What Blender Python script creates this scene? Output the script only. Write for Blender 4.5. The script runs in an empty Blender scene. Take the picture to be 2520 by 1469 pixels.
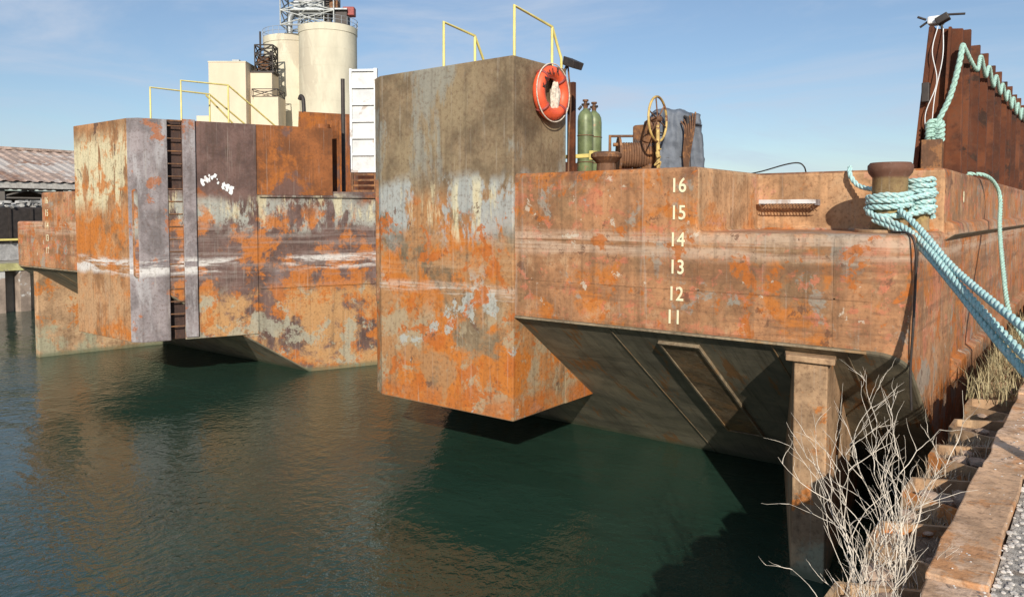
import bpy, bmesh, math, random
from mathutils import Vector, Matrix, noise
random.seed(7)
H=3.73
A=math.radians(37.6)
scene=bpy.context.scene
scene.view_settings.view_transform='Standard'
scene.view_settings.look='None'
scene.view_settings.exposure=0
COL=scene.collection

# ---------------------------------------------------------------- materials
class NB:
    def __init__(s,name):
        s.m=bpy.data.materials.new(name); s.m.use_nodes=True
        s.nt=s.m.node_tree; s.n=s.nt.nodes; s.l=s.nt.links
        s.b=s.n['Principled BSDF']
        g=s.n.new('ShaderNodeNewGeometry'); s.pos=g.outputs['Position']; s.nor=g.outputs['Normal']
    def link(s,a,b): s.l.new(a,b)
    def vmul(s,src,v,off=(0,0,0)):
        m=s.n.new('ShaderNodeMapping'); m.inputs['Scale'].default_value=v; m.inputs['Location'].default_value=off
        s.link(src,m.inputs['Vector']); return m.outputs[0]
    def noise(s,src,scale,detail=6,rough=.6,dist=0):
        t=s.n.new('ShaderNodeTexNoise'); t.inputs['Scale'].default_value=scale; t.inputs['Detail'].default_value=detail
        t.inputs['Roughness'].default_value=rough; t.inputs['Distortion'].default_value=dist
        s.link(src,t.inputs['Vector']); return t.outputs['Fac']
    def rng(s,src,a,b,c=0,d=1,smooth=True):
        m=s.n.new('ShaderNodeMapRange'); m.interpolation_type='SMOOTHSTEP' if smooth else 'LINEAR'
        m.inputs[1].default_value=a; m.inputs[2].default_value=b; m.inputs[3].default_value=c; m.inputs[4].default_value=d
        s.link(src,m.inputs[0]); return m.outputs[0]
    def math(s,op,a,b):
        m=s.n.new('ShaderNodeMath'); m.operation=op
        for i,v in enumerate((a,b)):
            if isinstance(v,(int,float)): m.inputs[i].default_value=v
            else: s.link(v,m.inputs[i])
        return m.outputs[0]
    def mix(s,f,a,b,mode='MIX'):
        m=s.n.new('ShaderNodeMix'); m.data_type='RGBA'; m.blend_type=mode
        for sock,v in ((m.inputs[0],f),(m.inputs[6],a),(m.inputs[7],b)):
            if isinstance(v,(int,float)): sock.default_value=v
            elif isinstance(v,tuple): sock.default_value=(v[0],v[1],v[2],1)
            else: s.link(v,sock)
        return m.outputs[2]
    def hsv(s,col,sat,val):
        h=s.n.new('ShaderNodeHueSaturation'); h.inputs['Saturation'].default_value=sat; h.inputs['Value'].default_value=val
        h.inputs['Hue'].default_value=.506
        s.link(col,h.inputs['Color']); return h.outputs[0]
    def comp(s,src,i):
        x=s.n.new('ShaderNodeSeparateXYZ'); s.link(src,x.inputs[0]); return x.outputs[i]
    def bump(s,h,strength,dist,prev=None):
        b=s.n.new('ShaderNodeBump'); b.inputs['Strength'].default_value=strength; b.inputs['Distance'].default_value=dist
        s.link(h,b.inputs['Height'])
        if prev: s.link(prev,b.inputs['Normal'])
        return b.outputs[0]

def simple(name,c,rough=.6,metal=0,var=.25,scale=6,bump=.1,bd=.01,c2=None,th=.55,vec=(1,1,1)):
    k=NB(name)
    p=k.vmul(k.pos,vec)
    n=k.noise(p,scale,5,.65)
    lo=tuple(x*(1-var) for x in c); hi=tuple(min(1,x*(1+var)) for x in c)
    col=k.mix(k.rng(n,.3,.7),lo,hi)
    if c2:
        n2=k.noise(p,scale*.6,6,.7,.4); col=k.mix(k.rng(n2,th,th+.07),col,c2)
    k.link(col,k.b.inputs['Base Color'])
    k.b.inputs['Roughness'].default_value=rough; k.b.inputs['Metallic'].default_value=metal
    if bump: k.link(k.bump(k.noise(k.pos,scale*5,3,.7),bump,bd),k.b.inputs['Normal'])
    return k.m

def rust(name,base,layers,under=None,rough=.78,bump=.35,streak=1.0,pale=.10,sat=1.06,val=.96):
    k=NB(name)
    z=k.comp(k.pos,2)
    n0=k.noise(k.pos,1.7,8,.7,.3)
    col=k.mix(k.rng(n0,.35,.66),tuple(x*.64 for x in base),tuple(x*1.3 for x in base))
    wobn=k.math('SUBTRACT',k.noise(k.pos,1.3,4),.5)
    for i,L in enumerate(layers):
        off=(i*3.71+1.3,i*5.17,i*2.33)
        p=k.vmul(k.pos,L.get('v',(1,1,1)),off)
        n=k.noise(p,L.get('s',1),L.get('d',8),L.get('r',.70),L.get('dist',.25))
        th=L.get('th',.55); sf=L.get('soft',.03)*1.1
        f=k.rng(n,th,th+sf)
        if 'z' in L:
            lo,hi,fe=L['z']; wob=k.math('ADD',z,k.math('MULTIPLY',wobn,L.get('w',.9)))
            f=k.math('MULTIPLY',f,k.math('MULTIPLY',k.rng(wob,lo+H-fe,lo+H+fe),k.rng(wob,hi+H-fe,hi+H+fe,1,0)))
        if 'a' in L: f=k.math('MULTIPLY',f,L['a'])
        col=k.mix(f,col,L['c'])
    sp=k.noise(k.pos,19,4,.72)
    col=k.mix(k.rng(sp,.48,.72,0,.55),col,(.11,.055,.035))
    col=k.mix(k.rng(sp,.48,.28,0,pale),col,(.5,.38,.28))
    st=k.noise(k.vmul(k.pos,(7,7,.35)),1.6,4,.6)
    col=k.mix(k.rng(st,.5,.72,0,.55*streak),col,k.mix(.6,col,(.07,.045,.03)))
    st2=k.noise(k.vmul(k.pos,(12,12,.5),(7,3,1)),1.6,4,.6)
    col=k.mix(k.rng(st2,.57,.74,0,.30*streak),col,(.46,.41,.35))
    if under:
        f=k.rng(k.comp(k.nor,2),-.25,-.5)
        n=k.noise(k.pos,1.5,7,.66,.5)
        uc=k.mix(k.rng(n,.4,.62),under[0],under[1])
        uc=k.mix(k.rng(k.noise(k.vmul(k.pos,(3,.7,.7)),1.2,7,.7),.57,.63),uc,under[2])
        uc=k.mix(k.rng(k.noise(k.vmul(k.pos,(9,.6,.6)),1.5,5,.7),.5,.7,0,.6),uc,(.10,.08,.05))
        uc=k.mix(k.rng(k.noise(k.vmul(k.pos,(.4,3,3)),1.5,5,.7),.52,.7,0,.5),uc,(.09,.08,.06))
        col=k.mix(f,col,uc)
    wl_=k.math('ADD',z,k.math('MULTIPLY',wobn,.12))
    col=k.mix(k.rng(wl_,.16,.03,0,.75),col,(.13,.14,.085))
    k.link(k.hsv(col,sat,val),k.b.inputs['Base Color'])
    k.link(k.rng(n0,.3,.7,rough-.12,rough+.12),k.b.inputs['Roughness'])
    k.b.inputs['Specular IOR Level'].default_value=.3
    b=k.bump(k.noise(k.pos,.9,2,.5),.45,.10)
    b=k.bump(k.noise(k.pos,12,5,.7),bump,.012,b)
    k.link(b,k.b.inputs['Normal'])
    return k.m

ORG=(.52,.165,.05); ORD=(.36,.11,.045); RED=(.56,.18,.12); TAN=(.52,.33,.205); GRY=(.29,.29,.25); BLU=(.30,.33,.33); CRM=(.66,.57,.38); WHT=(.68,.64,.60); DRK=(.10,.055,.045); OLV=(.22,.15,.085)
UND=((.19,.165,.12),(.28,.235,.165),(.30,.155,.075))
M_hull=rust('hull_rust',(.39,.19,.105),[
  dict(c=OLV,s=.7,th=.49,soft=.14,a=.55),
  dict(c=ORG,s=1.3,th=.52,soft=.08,a=.8),
  dict(c=RED,s=1.2,th=.55,soft=.05,v=(1,1,1.4),a=.5),
  dict(c=TAN,s=2.1,th=.54,soft=.10,v=(1,1,.7),a=.6),
  dict(c=GRY,s=1.6,th=.57,soft=.04,a=.65),
  dict(c=RED,s=5.5,th=.57,soft=.03,a=.7,z=(-1.3,.4,.2)),
  dict(c=(.56,.40,.30),s=1,th=.40,soft=.15,v=(.35,.35,9),z=(-.50,-.22,.07),w=.15,a=.75),
  dict(c=(.20,.10,.06),s=1,th=.48,soft=.12,v=(.4,.4,5),z=(-1.4,-.45,.15),a=.65),
  dict(c=(.18,.08,.05),s=1.6,th=.46,soft=.10,z=(.38,.7,.07),w=.12,a=.75),
  dict(c=(.46,.13,.04),s=2.6,th=.57,soft=.03,a=.8),
  dict(c=(.13,.06,.04),s=3.1,th=.61,soft=.02,a=.7),
  dict(c=(.60,.52,.42),s=4.0,th=.64,soft=.02,a=.7),
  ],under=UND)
M_tower=rust('tower_rust',(.22,.155,.098),[
  dict(c=(.29,.215,.135),s=.8,th=.46,soft=.15,z=(.3,3,.2)),
  dict(c=(.28,.29,.26),s=1.0,th=.52,soft=.06,v=(1,1,.35),z=(.5,3,.3),a=.6),
  dict(c=(.40,.20,.10),s=1,th=.40,soft=.1,z=(-3,.2,.25)),
  dict(c=ORG,s=1.1,th=.47,soft=.07,z=(-3,.0,.25),a=.9),
  dict(c=(.38,.40,.38),s=1.2,th=.48,soft=.05,v=(1.3,1.3,.55),z=(-.35,.45,.16),a=.88),
  dict(c=CRM,s=1.6,th=.50,soft=.08,v=(2.6,2.6,.4),z=(-.25,.35,.12),a=.8),
  dict(c=(.38,.30,.20),s=1.2,th=.51,soft=.05,z=(-3,-1.2,.25),a=.8),
  dict(c=(.40,.40,.36),s=1.0,th=.57,soft=.015,z=(-3,-.8,.25),a=.9),
  dict(c=(.64,.57,.50),s=1,th=.43,soft=.14,v=(.35,.35,9),z=(-1.15,-.98,.05),w=.12,a=.75),
  dict(c=TAN,s=1,th=.46,soft=.14,v=(.35,.35,7),z=(-1.0,-.3,.2),w=.12,a=.4),
  dict(c=(.46,.13,.045),s=2.4,th=.55,soft=.04,z=(-3,.1,.2),a=.9),
  dict(c=(.46,.14,.05),s=1.8,th=.46,soft=.07,z=(-3,-2.5,.1),w=.3,a=.8),
  dict(c=(.13,.07,.05),s=2.0,th=.61,soft=.02,z=(-3,.4,.2),a=.8),
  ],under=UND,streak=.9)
M_towerL=rust('wing_rust_stern',(.38,.19,.10),[
  dict(c=CRM,s=1.1,th=.46,soft=.05,v=(1.4,1.4,.4),z=(.1,1.7,.3),a=.95),
  dict(c=ORG,s=1.3,th=.52,soft=.07,z=(-3,2.2,.3),a=.85),
  dict(c=ORG,s=1.2,th=.44,soft=.07,z=(-1,.0,.2),a=.85),
  dict(c=WHT,s=1,th=.42,soft=.09,v=(.6,.6,5),z=(-1.32,-.98,.07),w=.2,a=.9),
  dict(c=(.48,.29,.17),s=1.3,th=.45,soft=.1,z=(-3,-1.3,.2),a=.8),
  dict(c=DRK,s=1.5,th=.58,soft=.04,z=(.6,3,.3),a=.8),
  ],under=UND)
M_wall=rust('wing_rust_inner',(.14,.085,.075),[
  dict(c=(.21,.165,.16),s=.8,th=.50,soft=.1,v=(1,1,.6),a=.6),
  dict(c=(.36,.11,.04),s=.45,th=.52,soft=.06,z=(.35,3,.2),a=.7),
  dict(c=(.40,.40,.35),s=1.1,th=.47,soft=.05,v=(1.4,1.4,.7),z=(-.35,.38,.16),a=.85),
  dict(c=ORG,s=1.1,th=.49,soft=.06,z=(-3.8,.1,.25),a=.85),
  dict(c=CRM,s=1.6,th=.51,soft=.07,v=(2.2,2.2,.5),z=(-.1,.4,.12),a=.7),
  dict(c=(.32,.26,.235),s=1,th=.44,soft=.16,v=(.3,.3,7),z=(-1.6,-.3,.2),a=.55),
  dict(c=WHT,s=1,th=.48,soft=.10,v=(.6,.6,5),z=(-1.32,-.98,.07),w=.2,a=.9),
  dict(c=(.50,.28,.14),s=1,th=.44,soft=.1,z=(-4,-1.75,.2),a=.9),
  dict(c=(.37,.35,.27),s=1.3,th=.52,soft=.04,z=(-4,-1.75,.2),a=.8),
  dict(c=(.48,.15,.05),s=1.6,th=.55,soft=.04,z=(-4,-1.6,.2),a=.8),
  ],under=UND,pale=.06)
M_bul=rust('bulwark_rust',(.26,.092,.042),[dict(c=(.40,.13,.045),s=.8,th=.49,soft=.1),dict(c=(.16,.085,.07),s=.7,th=.52,soft=.06)],pale=.04)
M_edge=rust('tower_edge_steel',(.24,.20,.20),[dict(c=(.36,.33,.33),s=1.5,th=.5,soft=.1,v=(1,1,.3)),dict(c=ORD,s=1.8,th=.58,soft=.03),dict(c=WHT,s=1,th=.42,soft=.09,v=(.6,.6,5),z=(-1.32,-.98,.07),w=.2,a=.9)],sat=.9)
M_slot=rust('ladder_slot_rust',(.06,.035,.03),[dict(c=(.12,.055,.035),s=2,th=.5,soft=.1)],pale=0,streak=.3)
M_recess=rust('recess_rust',(.48,.27,.155),[dict(c=TAN,s=.9,th=.48,soft=.1,a=.8),dict(c=ORG,s=1.3,th=.54,soft=.08,a=.6),dict(c=(.54,.27,.18),s=1.4,th=.56,soft=.05)])
M_skeg=rust('skeg_rust',(.42,.26,.16),[dict(c=(.52,.34,.21),s=1.2,th=.5,soft=.1),dict(c=ORG,s=2.0,th=.57,soft=.04,a=.8),dict(c=(.36,.33,.23),s=1,th=.46,soft=.1,z=(-5,-2.9,.2))])
M_rib=rust('seam_steel',(.28,.215,.145),[dict(c=(.36,.21,.11),s=1.6,th=.52,soft=.08,a=.8)])
M_under=rust('rake_steel',(.22,.15,.09),[dict(c=(.33,.18,.09),s=1.6,th=.50,soft=.08,a=.8)])
M_bin=rust('bin_rust',(.095,.031,.018),[dict(c=(.16,.052,.027),s=1.1,th=.5,soft=.1),dict(c=(.045,.022,.016),s=1.4,th=.56,soft=.05)],streak=.15,pale=0)
M_dark=simple('dark_iron',(.05,.04,.035),.6,.3)
M_rustd=rust('old_iron',(.18,.09,.055),[dict(c=(.30,.14,.07),s=4,th=.52,soft=.06)],pale=.05)
M_yel=simple('yellow_rail_paint',(.72,.60,.20),.5,0,.15,5,.1,.003,c2=(.35,.2,.08),th=.62)
M_mark=simple('draft_mark_paint',(.80,.71,.46),.6,0,.1,9,.05,.002,c2=(.46,.25,.16),th=.57)
M_rope=simple('teal_rope',(.36,.56,.54),.85,0,.25,40,.5,.004,c2=(.52,.61,.56),th=.52)
M_rope2=simple('green_rope',(.35,.53,.45),.85,0,.3,40,.5,.004)
M_org=simple('ring_orange',(.78,.11,.04),.5,0,.15,8,.05,.002,c2=(.45,.09,.05),th=.62)
M_white=simple('white_paint',(.74,.74,.72),.55,0,.1,4,.1,.004,c2=(.46,.40,.36),th=.58)
M_pan=simple('dirty_white_panel',(.58,.58,.57),.6,0,.15,3,.1,.004,c2=(.42,.35,.30),th=.57)
M_cyl=simple('cylinder_green',(.15,.18,.08),.45,.1,.3,5,.1,.003,c2=(.30,.16,.08),th=.56)
M_tarp=simple('grey_tarp',(.09,.105,.13),.6,0,.3,4,.3,.01)
M_conc=simple('silo_concrete',(.60,.545,.41),.9,0,.15,.25,.1,.02,c2=(.50,.44,.33),th=.54,vec=(1,1,.4))
M_cream=simple('cream_panel',(.64,.53,.385),.85,0,.08,.3,.05,.02,c2=(.55,.45,.32),th=.56,vec=(1,1,.3))
M_steel=simple('galvanised_steel',(.33,.35,.36),.5,.3,.2,1)
M_red=simple('red_oxide',(.28,.05,.04),.6)
M_rag=simple('rope_bundle',(.62,.54,.44),.9,0,.3,30,.6,.01)
M_wheel=simple('wheel_paint',(.52,.36,.12),.6,0,.3,9,.1,.003,c2=(.2,.09,.05),th=.52)

# ---------------------------------------------------------------- mesh helpers
def empty(name,loc=(0,0,0)):
    e=bpy.data.objects.new(name,None); COL.objects.link(e); e.location=loc; e.empty_display_size=.2; return e
def addobj(name,data,mat,parent=None):
    o=bpy.data.objects.new(name,data); COL.objects.link(o)
    if mat and hasattr(data,'materials'): data.materials.append(mat)
    if parent: 
        o.parent=parent
        o.matrix_parent_inverse=Matrix.Translation(parent.location).inverted()
    return o
def bevel(o,w,seg=2,ang=30):
    m=o.modifiers.new('bev','BEVEL'); m.width=w; m.segments=seg; m.limit_method='ANGLE'; m.angle_limit=math.radians(ang); m.harden_normals=False
    return o
def frombm(name,bm,mat,parent=None,smooth=False):
    bmesh.ops.recalc_face_normals(bm,faces=bm.faces)
    me=bpy.data.meshes.new(name); bm.to_mesh(me); bm.free()
    if smooth:
        for p in me.polygons: p.use_smooth=True
    return addobj(name,me,mat,parent)
def prism(name,plan,h0,h1,mat,parent=None,bev=0):
    bm=bmesh.new()
    a=[bm.verts.new((x,y,h0+H)) for x,y in plan]; b=[bm.verts.new((x,y,h1+H)) for x,y in plan]
    n=len(plan); bm.faces.new(a[::-1]); bm.faces.new(b)
    for i in range(n): bm.faces.new((a[i],a[(i+1)%n],b[(i+1)%n],b[i]))
    o=frombm(name,bm,mat,parent)
    if bev: bevel(o,bev)
    return o
def box(name,x0,x1,y0,y1,h0,h1,mat,parent=None,bev=0):
    return prism(name,[(x0,y0),(x1,y0),(x1,y1),(x0,y1)],h0,h1,mat,parent,bev)
def hexa(name,pts,mat,parent=None,bev=0):
    bm=bmesh.new(); v=[bm.verts.new((p[0],p[1],p[2]+H)) for p in pts]
    for f in ((0,1,2,3),(4,5,6,7),(0,1,5,4),(1,2,6,5),(2,3,7,6),(3,0,4,7)): bm.faces.new([v[i] for i in f])
    o=frombm(name,bm,mat,parent)
    if bev: bevel(o,bev)
    return o
def tube(name,paths,r,mat,parent=None,cyc=False,res=4):
    cu=bpy.data.curves.new(name,'CURVE'); cu.dimensions='3D'; cu.bevel_depth=r; cu.bevel_resolution=res
    cu.use_fill_caps=True
    for pth in paths:
        rad=None
        if isinstance(pth,tuple) and len(pth)==2 and isinstance(pth[0],list): pth,rad=pth
        s=cu.splines.new('POLY'); s.points.add(len(pth)-1)
        for i,p in enumerate(pth):
            s.points[i].co=(p[0],p[1],p[2]+H,1)
            if rad: s.points[i].radius=rad[i]
        s.use_cyclic_u=cyc
    return addobj(name,cu,mat,parent)
def catmull(pts,n=12):
    P=[Vector(p) for p in pts]; P=[P[0]*2-P[1]]+P+[P[-1]*2-P[-2]]; out=[]
    for i in range(1,len(P)-2):
        for k in range(n):
            t=k/n; a,b,c,d=P[i-1:i+3]
            out.append(.5*((2*b)+(c-a)*t+(2*a-5*b+4*c-d)*t*t+(3*b-a-3*c+d)*t**3))
    out.append(P[-2]); return out
def rope(name,pts,r,mat,parent=None,n=None,pitch=None):
    base=catmull(pts,24)
    L=[0]
    for i in range(1,len(base)): L.append(L[-1]+(base[i]-base[i-1]).length)
    step=r*.45; N=max(8,int(L[-1]/step)); q=[]; j=0
    for i in range(N+1):
        s=L[-1]*i/N
        while j<len(L)-2 and L[j+1]<s: j+=1
        f=(s-L[j])/max(1e-9,L[j+1]-L[j]); q.append(base[j].lerp(base[j+1],min(1,f)))
    pitch=pitch or r*7; strands=[[],[],[]]
    T=(q[1]-q[0]).normalized(); up=Vector((0,0,1)) if abs(T.z)<.9 else Vector((1,0,0)); U=T.cross(up).normalized()
    for i,p in enumerate(q):
        T=(q[min(i+1,N)]-q[max(i-1,0)]).normalized(); U=(U-T*U.dot(T)).normalized(); V=T.cross(U)
        for k in range(3):
            a=2*math.pi*(i*L[-1]/N/pitch+k/3); strands[k].append(p+(U*math.cos(a)+V*math.sin(a))*r*.5)
    return tube(name,strands,r*.56,mat,parent,res=2)
def lathe(name,prof,c,mat,parent=None,seg=32,axis=None):
    bm=bmesh.new(); rings=[]
    for r,z in prof: rings.append([bm.verts.new((r*math.cos(2*math.pi*i/seg),r*math.sin(2*math.pi*i/seg),z)) for i in range(seg)])
    for a,b in zip(rings,rings[1:]):
        for i in range(seg): bm.faces.new((a[i],a[(i+1)%seg],b[(i+1)%seg],b[i]))
    bm.faces.new(rings[0][::-1]); bm.faces.new(rings[-1])
    if axis:
        q=Vector((0,0,1)).rotation_difference(Vector(axis)); bmesh.ops.transform(bm,matrix=q.to_matrix().to_4x4(),verts=bm.verts)
    bmesh.ops.translate(bm,verts=bm.verts,vec=(c[0],c[1],c[2]+H))
    o=frombm(name,bm,mat,parent,True)
    m=o.modifiers.new('es','EDGE_SPLIT'); m.split_angle=math.radians(40)
    return o
def torus(name,c,R,r,axis,mat,parent=None,seg=48,ms=14):
    bm=bmesh.new(); q=Vector((0,0,1)).rotation_difference(Vector(axis)).to_matrix(); rings=[]
    for i in range(seg):
        a=2*math.pi*i/seg; rings.append([bm.verts.new(q@Vector(((R+r*math.cos(b))*math.cos(a),(R+r*math.cos(b))*math.sin(a),r*math.sin(b)))+Vector((c[0],c[1],c[2]+H))) for b in [2*math.pi*j/ms for j in range(ms)]])
    for i in range(seg):
        for j in range(ms): bm.faces.new((rings[i][j],rings[(i+1)%seg][j],rings[(i+1)%seg][(j+1)%ms],rings[i][(j+1)%ms]))
    return frombm(name,bm,mat,parent,True)
def text(name,s,loc,size,rot,mat,parent,sx=.8,off=.003):
    cu=bpy.data.curves.new(name,'FONT'); cu.body=s; cu.size=size; cu.extrude=.0015; cu.align_x='CENTER'; cu.align_y='CENTER'; cu.offset=off
    o=addobj(name,cu,mat,parent); o.location=(loc[0],loc[1],loc[2]+H)
    if parent: o.matrix_parent_inverse=Matrix.Translation(parent.location).inverted()
    o.rotation_euler=rot; o.scale=(sx,1,1); return o
def boolmod(o,cut,op):
    m=o.modifiers.new('b','BOOLEAN'); m.operation=op; m.solver='EXACT'; m.object=cut
def bake(o,cutters):
    dg=bpy.context.evaluated_depsgraph_get(); me=bpy.data.meshes.new_from_object(o.evaluated_get(dg))
    o.modifiers.clear(); o.data=me
    for c in cutters: bpy.data.objects.remove(c)

# ---------------------------------------------------------------- barge
barge=empty('deck_barge')
DK=.517
bm=bmesh.new()
prof=[(7,DK),(7,-.654),(13.16,-5),(75,-5),(75,DK)]
a=[bm.verts.new((-30,y,h+H)) for y,h in prof]; b=[bm.verts.new((5,y,h+H)) for y,h in prof]
bm.faces.new(a); bm.faces.new(b[::-1])
for i in range(5): bm.faces.new((a[i],b[i],b[(i+1)%5],a[(i+1)%5]))
hull=frombm('hull',bm,M_hull,barge)
R=.28
def arc(cx,cy,r,a0,a1,n=6): return [(cx+r*math.cos(math.radians(a0+(a1-a0)*i/n)),cy+r*math.sin(math.radians(a0+(a1-a0)*i/n))) for i in range(n+1)]
plan=[(-1.44,70)]+arc(-1.44-R,8+R,R,0,-90)+[(-8.8,8),(-10.98,13.2),(-10.98,20),(-14.02,20),(-14.02,13.2),(-16.2,8)]+arc(-22.6+R,8+R,R,-90,-180)+[(-22.6,70)]
cp=prism('c1',plan,-6,1.5,None)
c2=box('c2',-3.575,3,6,9.9,-.207,2,None); c3=box('c3',-30,-20.87,6,9.9,-.207,2,None)
boolmod(hull,cp,'INTERSECT'); boolmod(hull,c2,'DIFFERENCE'); boolmod(hull,c3,'DIFFERENCE')
bake(hull,[cp,c2,c3])
hull.data.materials.clear()
for m_ in (M_hull,M_wall,M_recess): hull.data.materials.append(m_)
for p in hull.data.polygons:
    n=p.normal; c=p.center; p.material_index=0
    if n.x>.8 and c.x<-13.5: p.material_index=1
    if c.x>-3.7 and c.z>H-.21 and c.y>8.5 and c.y<9.95 and abs(n.z)<.5: p.material_index=2
bevel(hull,.05,3,40)
def mir(pts): return [(-25-x,y) for x,y in pts][::-1]
tp=[(-6.11,7.96),(-8.62,7.96),(-8.86,8.08),(-9.792,10.3),(-9.49,10.3),(-9.05,9.2),(-6.11,9.2)]
bp=[(-9.792,10.31),(-10.465,11.9),(-10.16,11.9),(-9.49,10.31)]
tR=prism('stern_tower_a',tp,-2.75,2.04,M_tower,barge,.018)
prism('notch_bulwark_a',bp,.42,2.04,M_tower,barge)
box('tower_root_a',-8.8,-6.115,9.21,10.3,-2.747,.4,M_tower,barge)
tL=prism('stern_tower_b',mir(tp),-2.75,2.0,M_wall,barge)
prism('notch_bulwark_b',mir(bp),.42,1.998,M_bul,barge)
def wl(Y,out=0):
    x=-16.14+.42*(Y-8.08); return (x+.922*out,Y-.387*out)
cut=prism('cut',[wl(8.60,.2),wl(8.86,.2),wl(8.86,-.16),wl(8.60,-.16)],-3,3,None)
boolmod(tL,cut,'DIFFERENCE'); bake(tL,[cut])
tL.data.materials.clear()
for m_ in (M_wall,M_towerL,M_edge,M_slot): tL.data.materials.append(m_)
for p in tL.data.polygons:
    n=p.normal; c=p.center; p.material_index=0
    wx=-16.14+.42*(c.y-8.08)
    if n.y<-.95: p.material_index=1
    elif c.y<8.59 and n.x>.3 : p.material_index=2
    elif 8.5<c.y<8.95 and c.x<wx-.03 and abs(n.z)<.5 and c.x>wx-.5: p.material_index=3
bevel(tL,.015)
box('tower_root_b',-18.885,-16.2,9.21,10.3,-2.747,.4,M_wall,barge)
prism('ladder_guard_plate',[wl(8.87,.0),wl(8.87,.05),wl(9.11,.05),wl(9.11,0)],-2.7,2.02,M_edge,barge,.01)
rungs=[]
h=-2.45
while h<1.9:
    rungs.append([(*wl(8.60,-.02),h),(*wl(8.86,-.02),h)]); h+=.27
tube('ladder_rungs',rungs,.014,M_rustd,barge)
tube('ladder_cap',[[(*wl(8.6,0),1.98),(*wl(8.86,0),1.98)]],.02,M_rustd,barge)
# daubed white paint left on the notch wall
random.seed(4); bm=bmesh.new()
for i in range(26):
    cy=random.uniform(9.22,9.85); ch=.72+.10*math.sin((cy-9.2)*9)-(.35*abs(cy-9.5))+random.uniform(-.07,.07); n=9; r=random.uniform(.015,.055)
    vs=[]
    for j in range(n):
        a_=2*math.pi*j/n; rr=r*random.uniform(.5,1.3); X,Y=wl(cy+rr*math.cos(a_)*.9,.004+i*.0002); vs.append(bm.verts.new((X,Y,ch+rr*1.4*math.sin(a_)+H)))
    bm.faces.new(vs)
frombm('paint_daubs',bm,M_white,barge)
def hw_(Y,out=0):
    x=-16.2+.42*(Y-8); return (x+.922*out,Y-.387*out)
for yy in (9.5,): prism('seam_plate',[wl(yy,0),wl(yy,.003),wl(yy+.02,.003),wl(yy+.02,0)],-2.6,.4,M_wall,barge)
for yy in (11.0,12.1): prism('seam_plate',[hw_(yy,0),hw_(yy,.006),hw_(yy+.02,.006),hw_(yy+.02,0)],-2.6,.35,M_wall,barge)
prism('rub_bar',[hw_(10.35,0),hw_(10.35,.02),hw_(13.1,.02),hw_(13.1,0)],-1.72,-1.69,M_wall,barge)
prism('rub_bar_b',[hw_(10.35,0),hw_(10.35,.05),hw_(13.1,.05),hw_(13.1,0)],.36,.415,M_wall,barge,.01)
for x,h0,h1 in ((-4.83,-.35,.46),(-3.56,-1.33,-.25),(-2.12,-1.33,-.25)):
    box('seam',x,x+.018,7.994,8.0,h0,h1,M_hull,barge)
for x0,x1,hh in ((-6.1,-1.75,-.86),(-6.1,-4.83,-.33)):
    box('seam_h',x0,x1,7.994,8.0,hh,hh+.014,M_hull,barge)
box('transom_lip',-6.1,-1.8,7.97,8.0,-1.37,-1.345,M_rib,barge,.006)
box('transom_lip_b',-22.2,-18.9,7.97,8.0,-1.37,-1.345,M_rib,barge,.006)
def rk(Y,out=0): return (Y-.577*out,-1.36-.7055*(Y-8)-.817*out)
def rplate(name,x0,x1,y0,y1,t,mat,sk=0):
    p=[]
    for o in (0,t):
        for (x,y) in ((x0,y0),(x1,y0),(x1+sk,y1),(x0+sk,y1)):
            Y,h=rk(y,o); p.append((x,Y,h))
    hexa(name,p,mat,barge,.003)
rplate('doubler_pad',-4.1,-3.64,8.22,10.35,.03,M_under)
for x0,x1,y0,y1 in ((-4.13,-4.1,8.19,10.38),(-3.64,-3.61,8.19,10.38),(-4.1,-3.64,8.19,8.22),(-4.1,-3.64,10.35,10.38)):
    rplate('doubler_rim',x0,x1,y0,y1,.042,M_rib)
for x in (-4.72,-2.0,-2.75,-20.3,-19.2): rplate('rake_seam',x,x+.016,8.05,11.8,.008,M_rib)
sp=[(-2.47,7.93),(-2.14,7.93),(-2.6,11.6),(-3.75,11.6)]
prism('skeg_a',sp,-5,-1.5,M_skeg,barge,.015)
prism('skeg_flange',[(-2.54,7.88),(-2.06,7.88),(-2.3,9.0),(-2.95,9.0)],-1.5,-1.44,M_skeg,barge,.008)
prism('skeg_b',mir([(-3.2,8.2),(-3.0,8.2),(-3.5,12.0),(-3.9,12.0)]),-5,-1.38,M_skeg,barge,.015)
def sideprism(name,prof,y0,y1,mat,bev=.02):
    bm=bmesh.new(); a=[bm.verts.new((x,y0,h+H)) for x,h in prof]; b=[bm.verts.new((x,y1,h+H)) for x,h in prof]; n=len(prof)
    bm.faces.new(a); bm.faces.new(b[::-1])
    for i in range(n): bm.faces.new((a[i],b[i],b[(i+1)%n],a[(i+1)%n]))
    o=frombm(name,bm,mat,barge); bevel(o,bev); return o
sideprism('rub_rail',[(-1.45,-.08),(-1.36,-.12),(-1.33,-.24),(-1.45,-.32)],9.95,60,M_hull)
sideprism('rub_rail_low',[(-1.45,-1.75),(-1.34,-1.8),(-1.34,-2.0),(-1.45,-2.1)],10.6,60,M_hull)
for s,hh,dx in (('16',.305,0),('15',.0,0),('14',-.303,-.01),('13',-.612,-.01),('12',-.915,-.02),('11',-1.18,-.04)):
    text('draft_mark_'+s,s,(-3.80+dx,7.990,hh),.225,(math.pi/2,0,0),M_mark,barge,.88)
    if s!='11': text('draft_mark_b_'+s,s,(-20.55,7.990,hh),.225,(math.pi/2,0,0),M_mark,barge,.88)
text('side_mark','8',(-1.432,11.3,.2),.2,(math.pi/2,0,math.pi/2),M_mark,barge)
box('step_frame_front',-3.50,-2.80,9.70,9.715,.12,.17,M_pan,barge)
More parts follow.
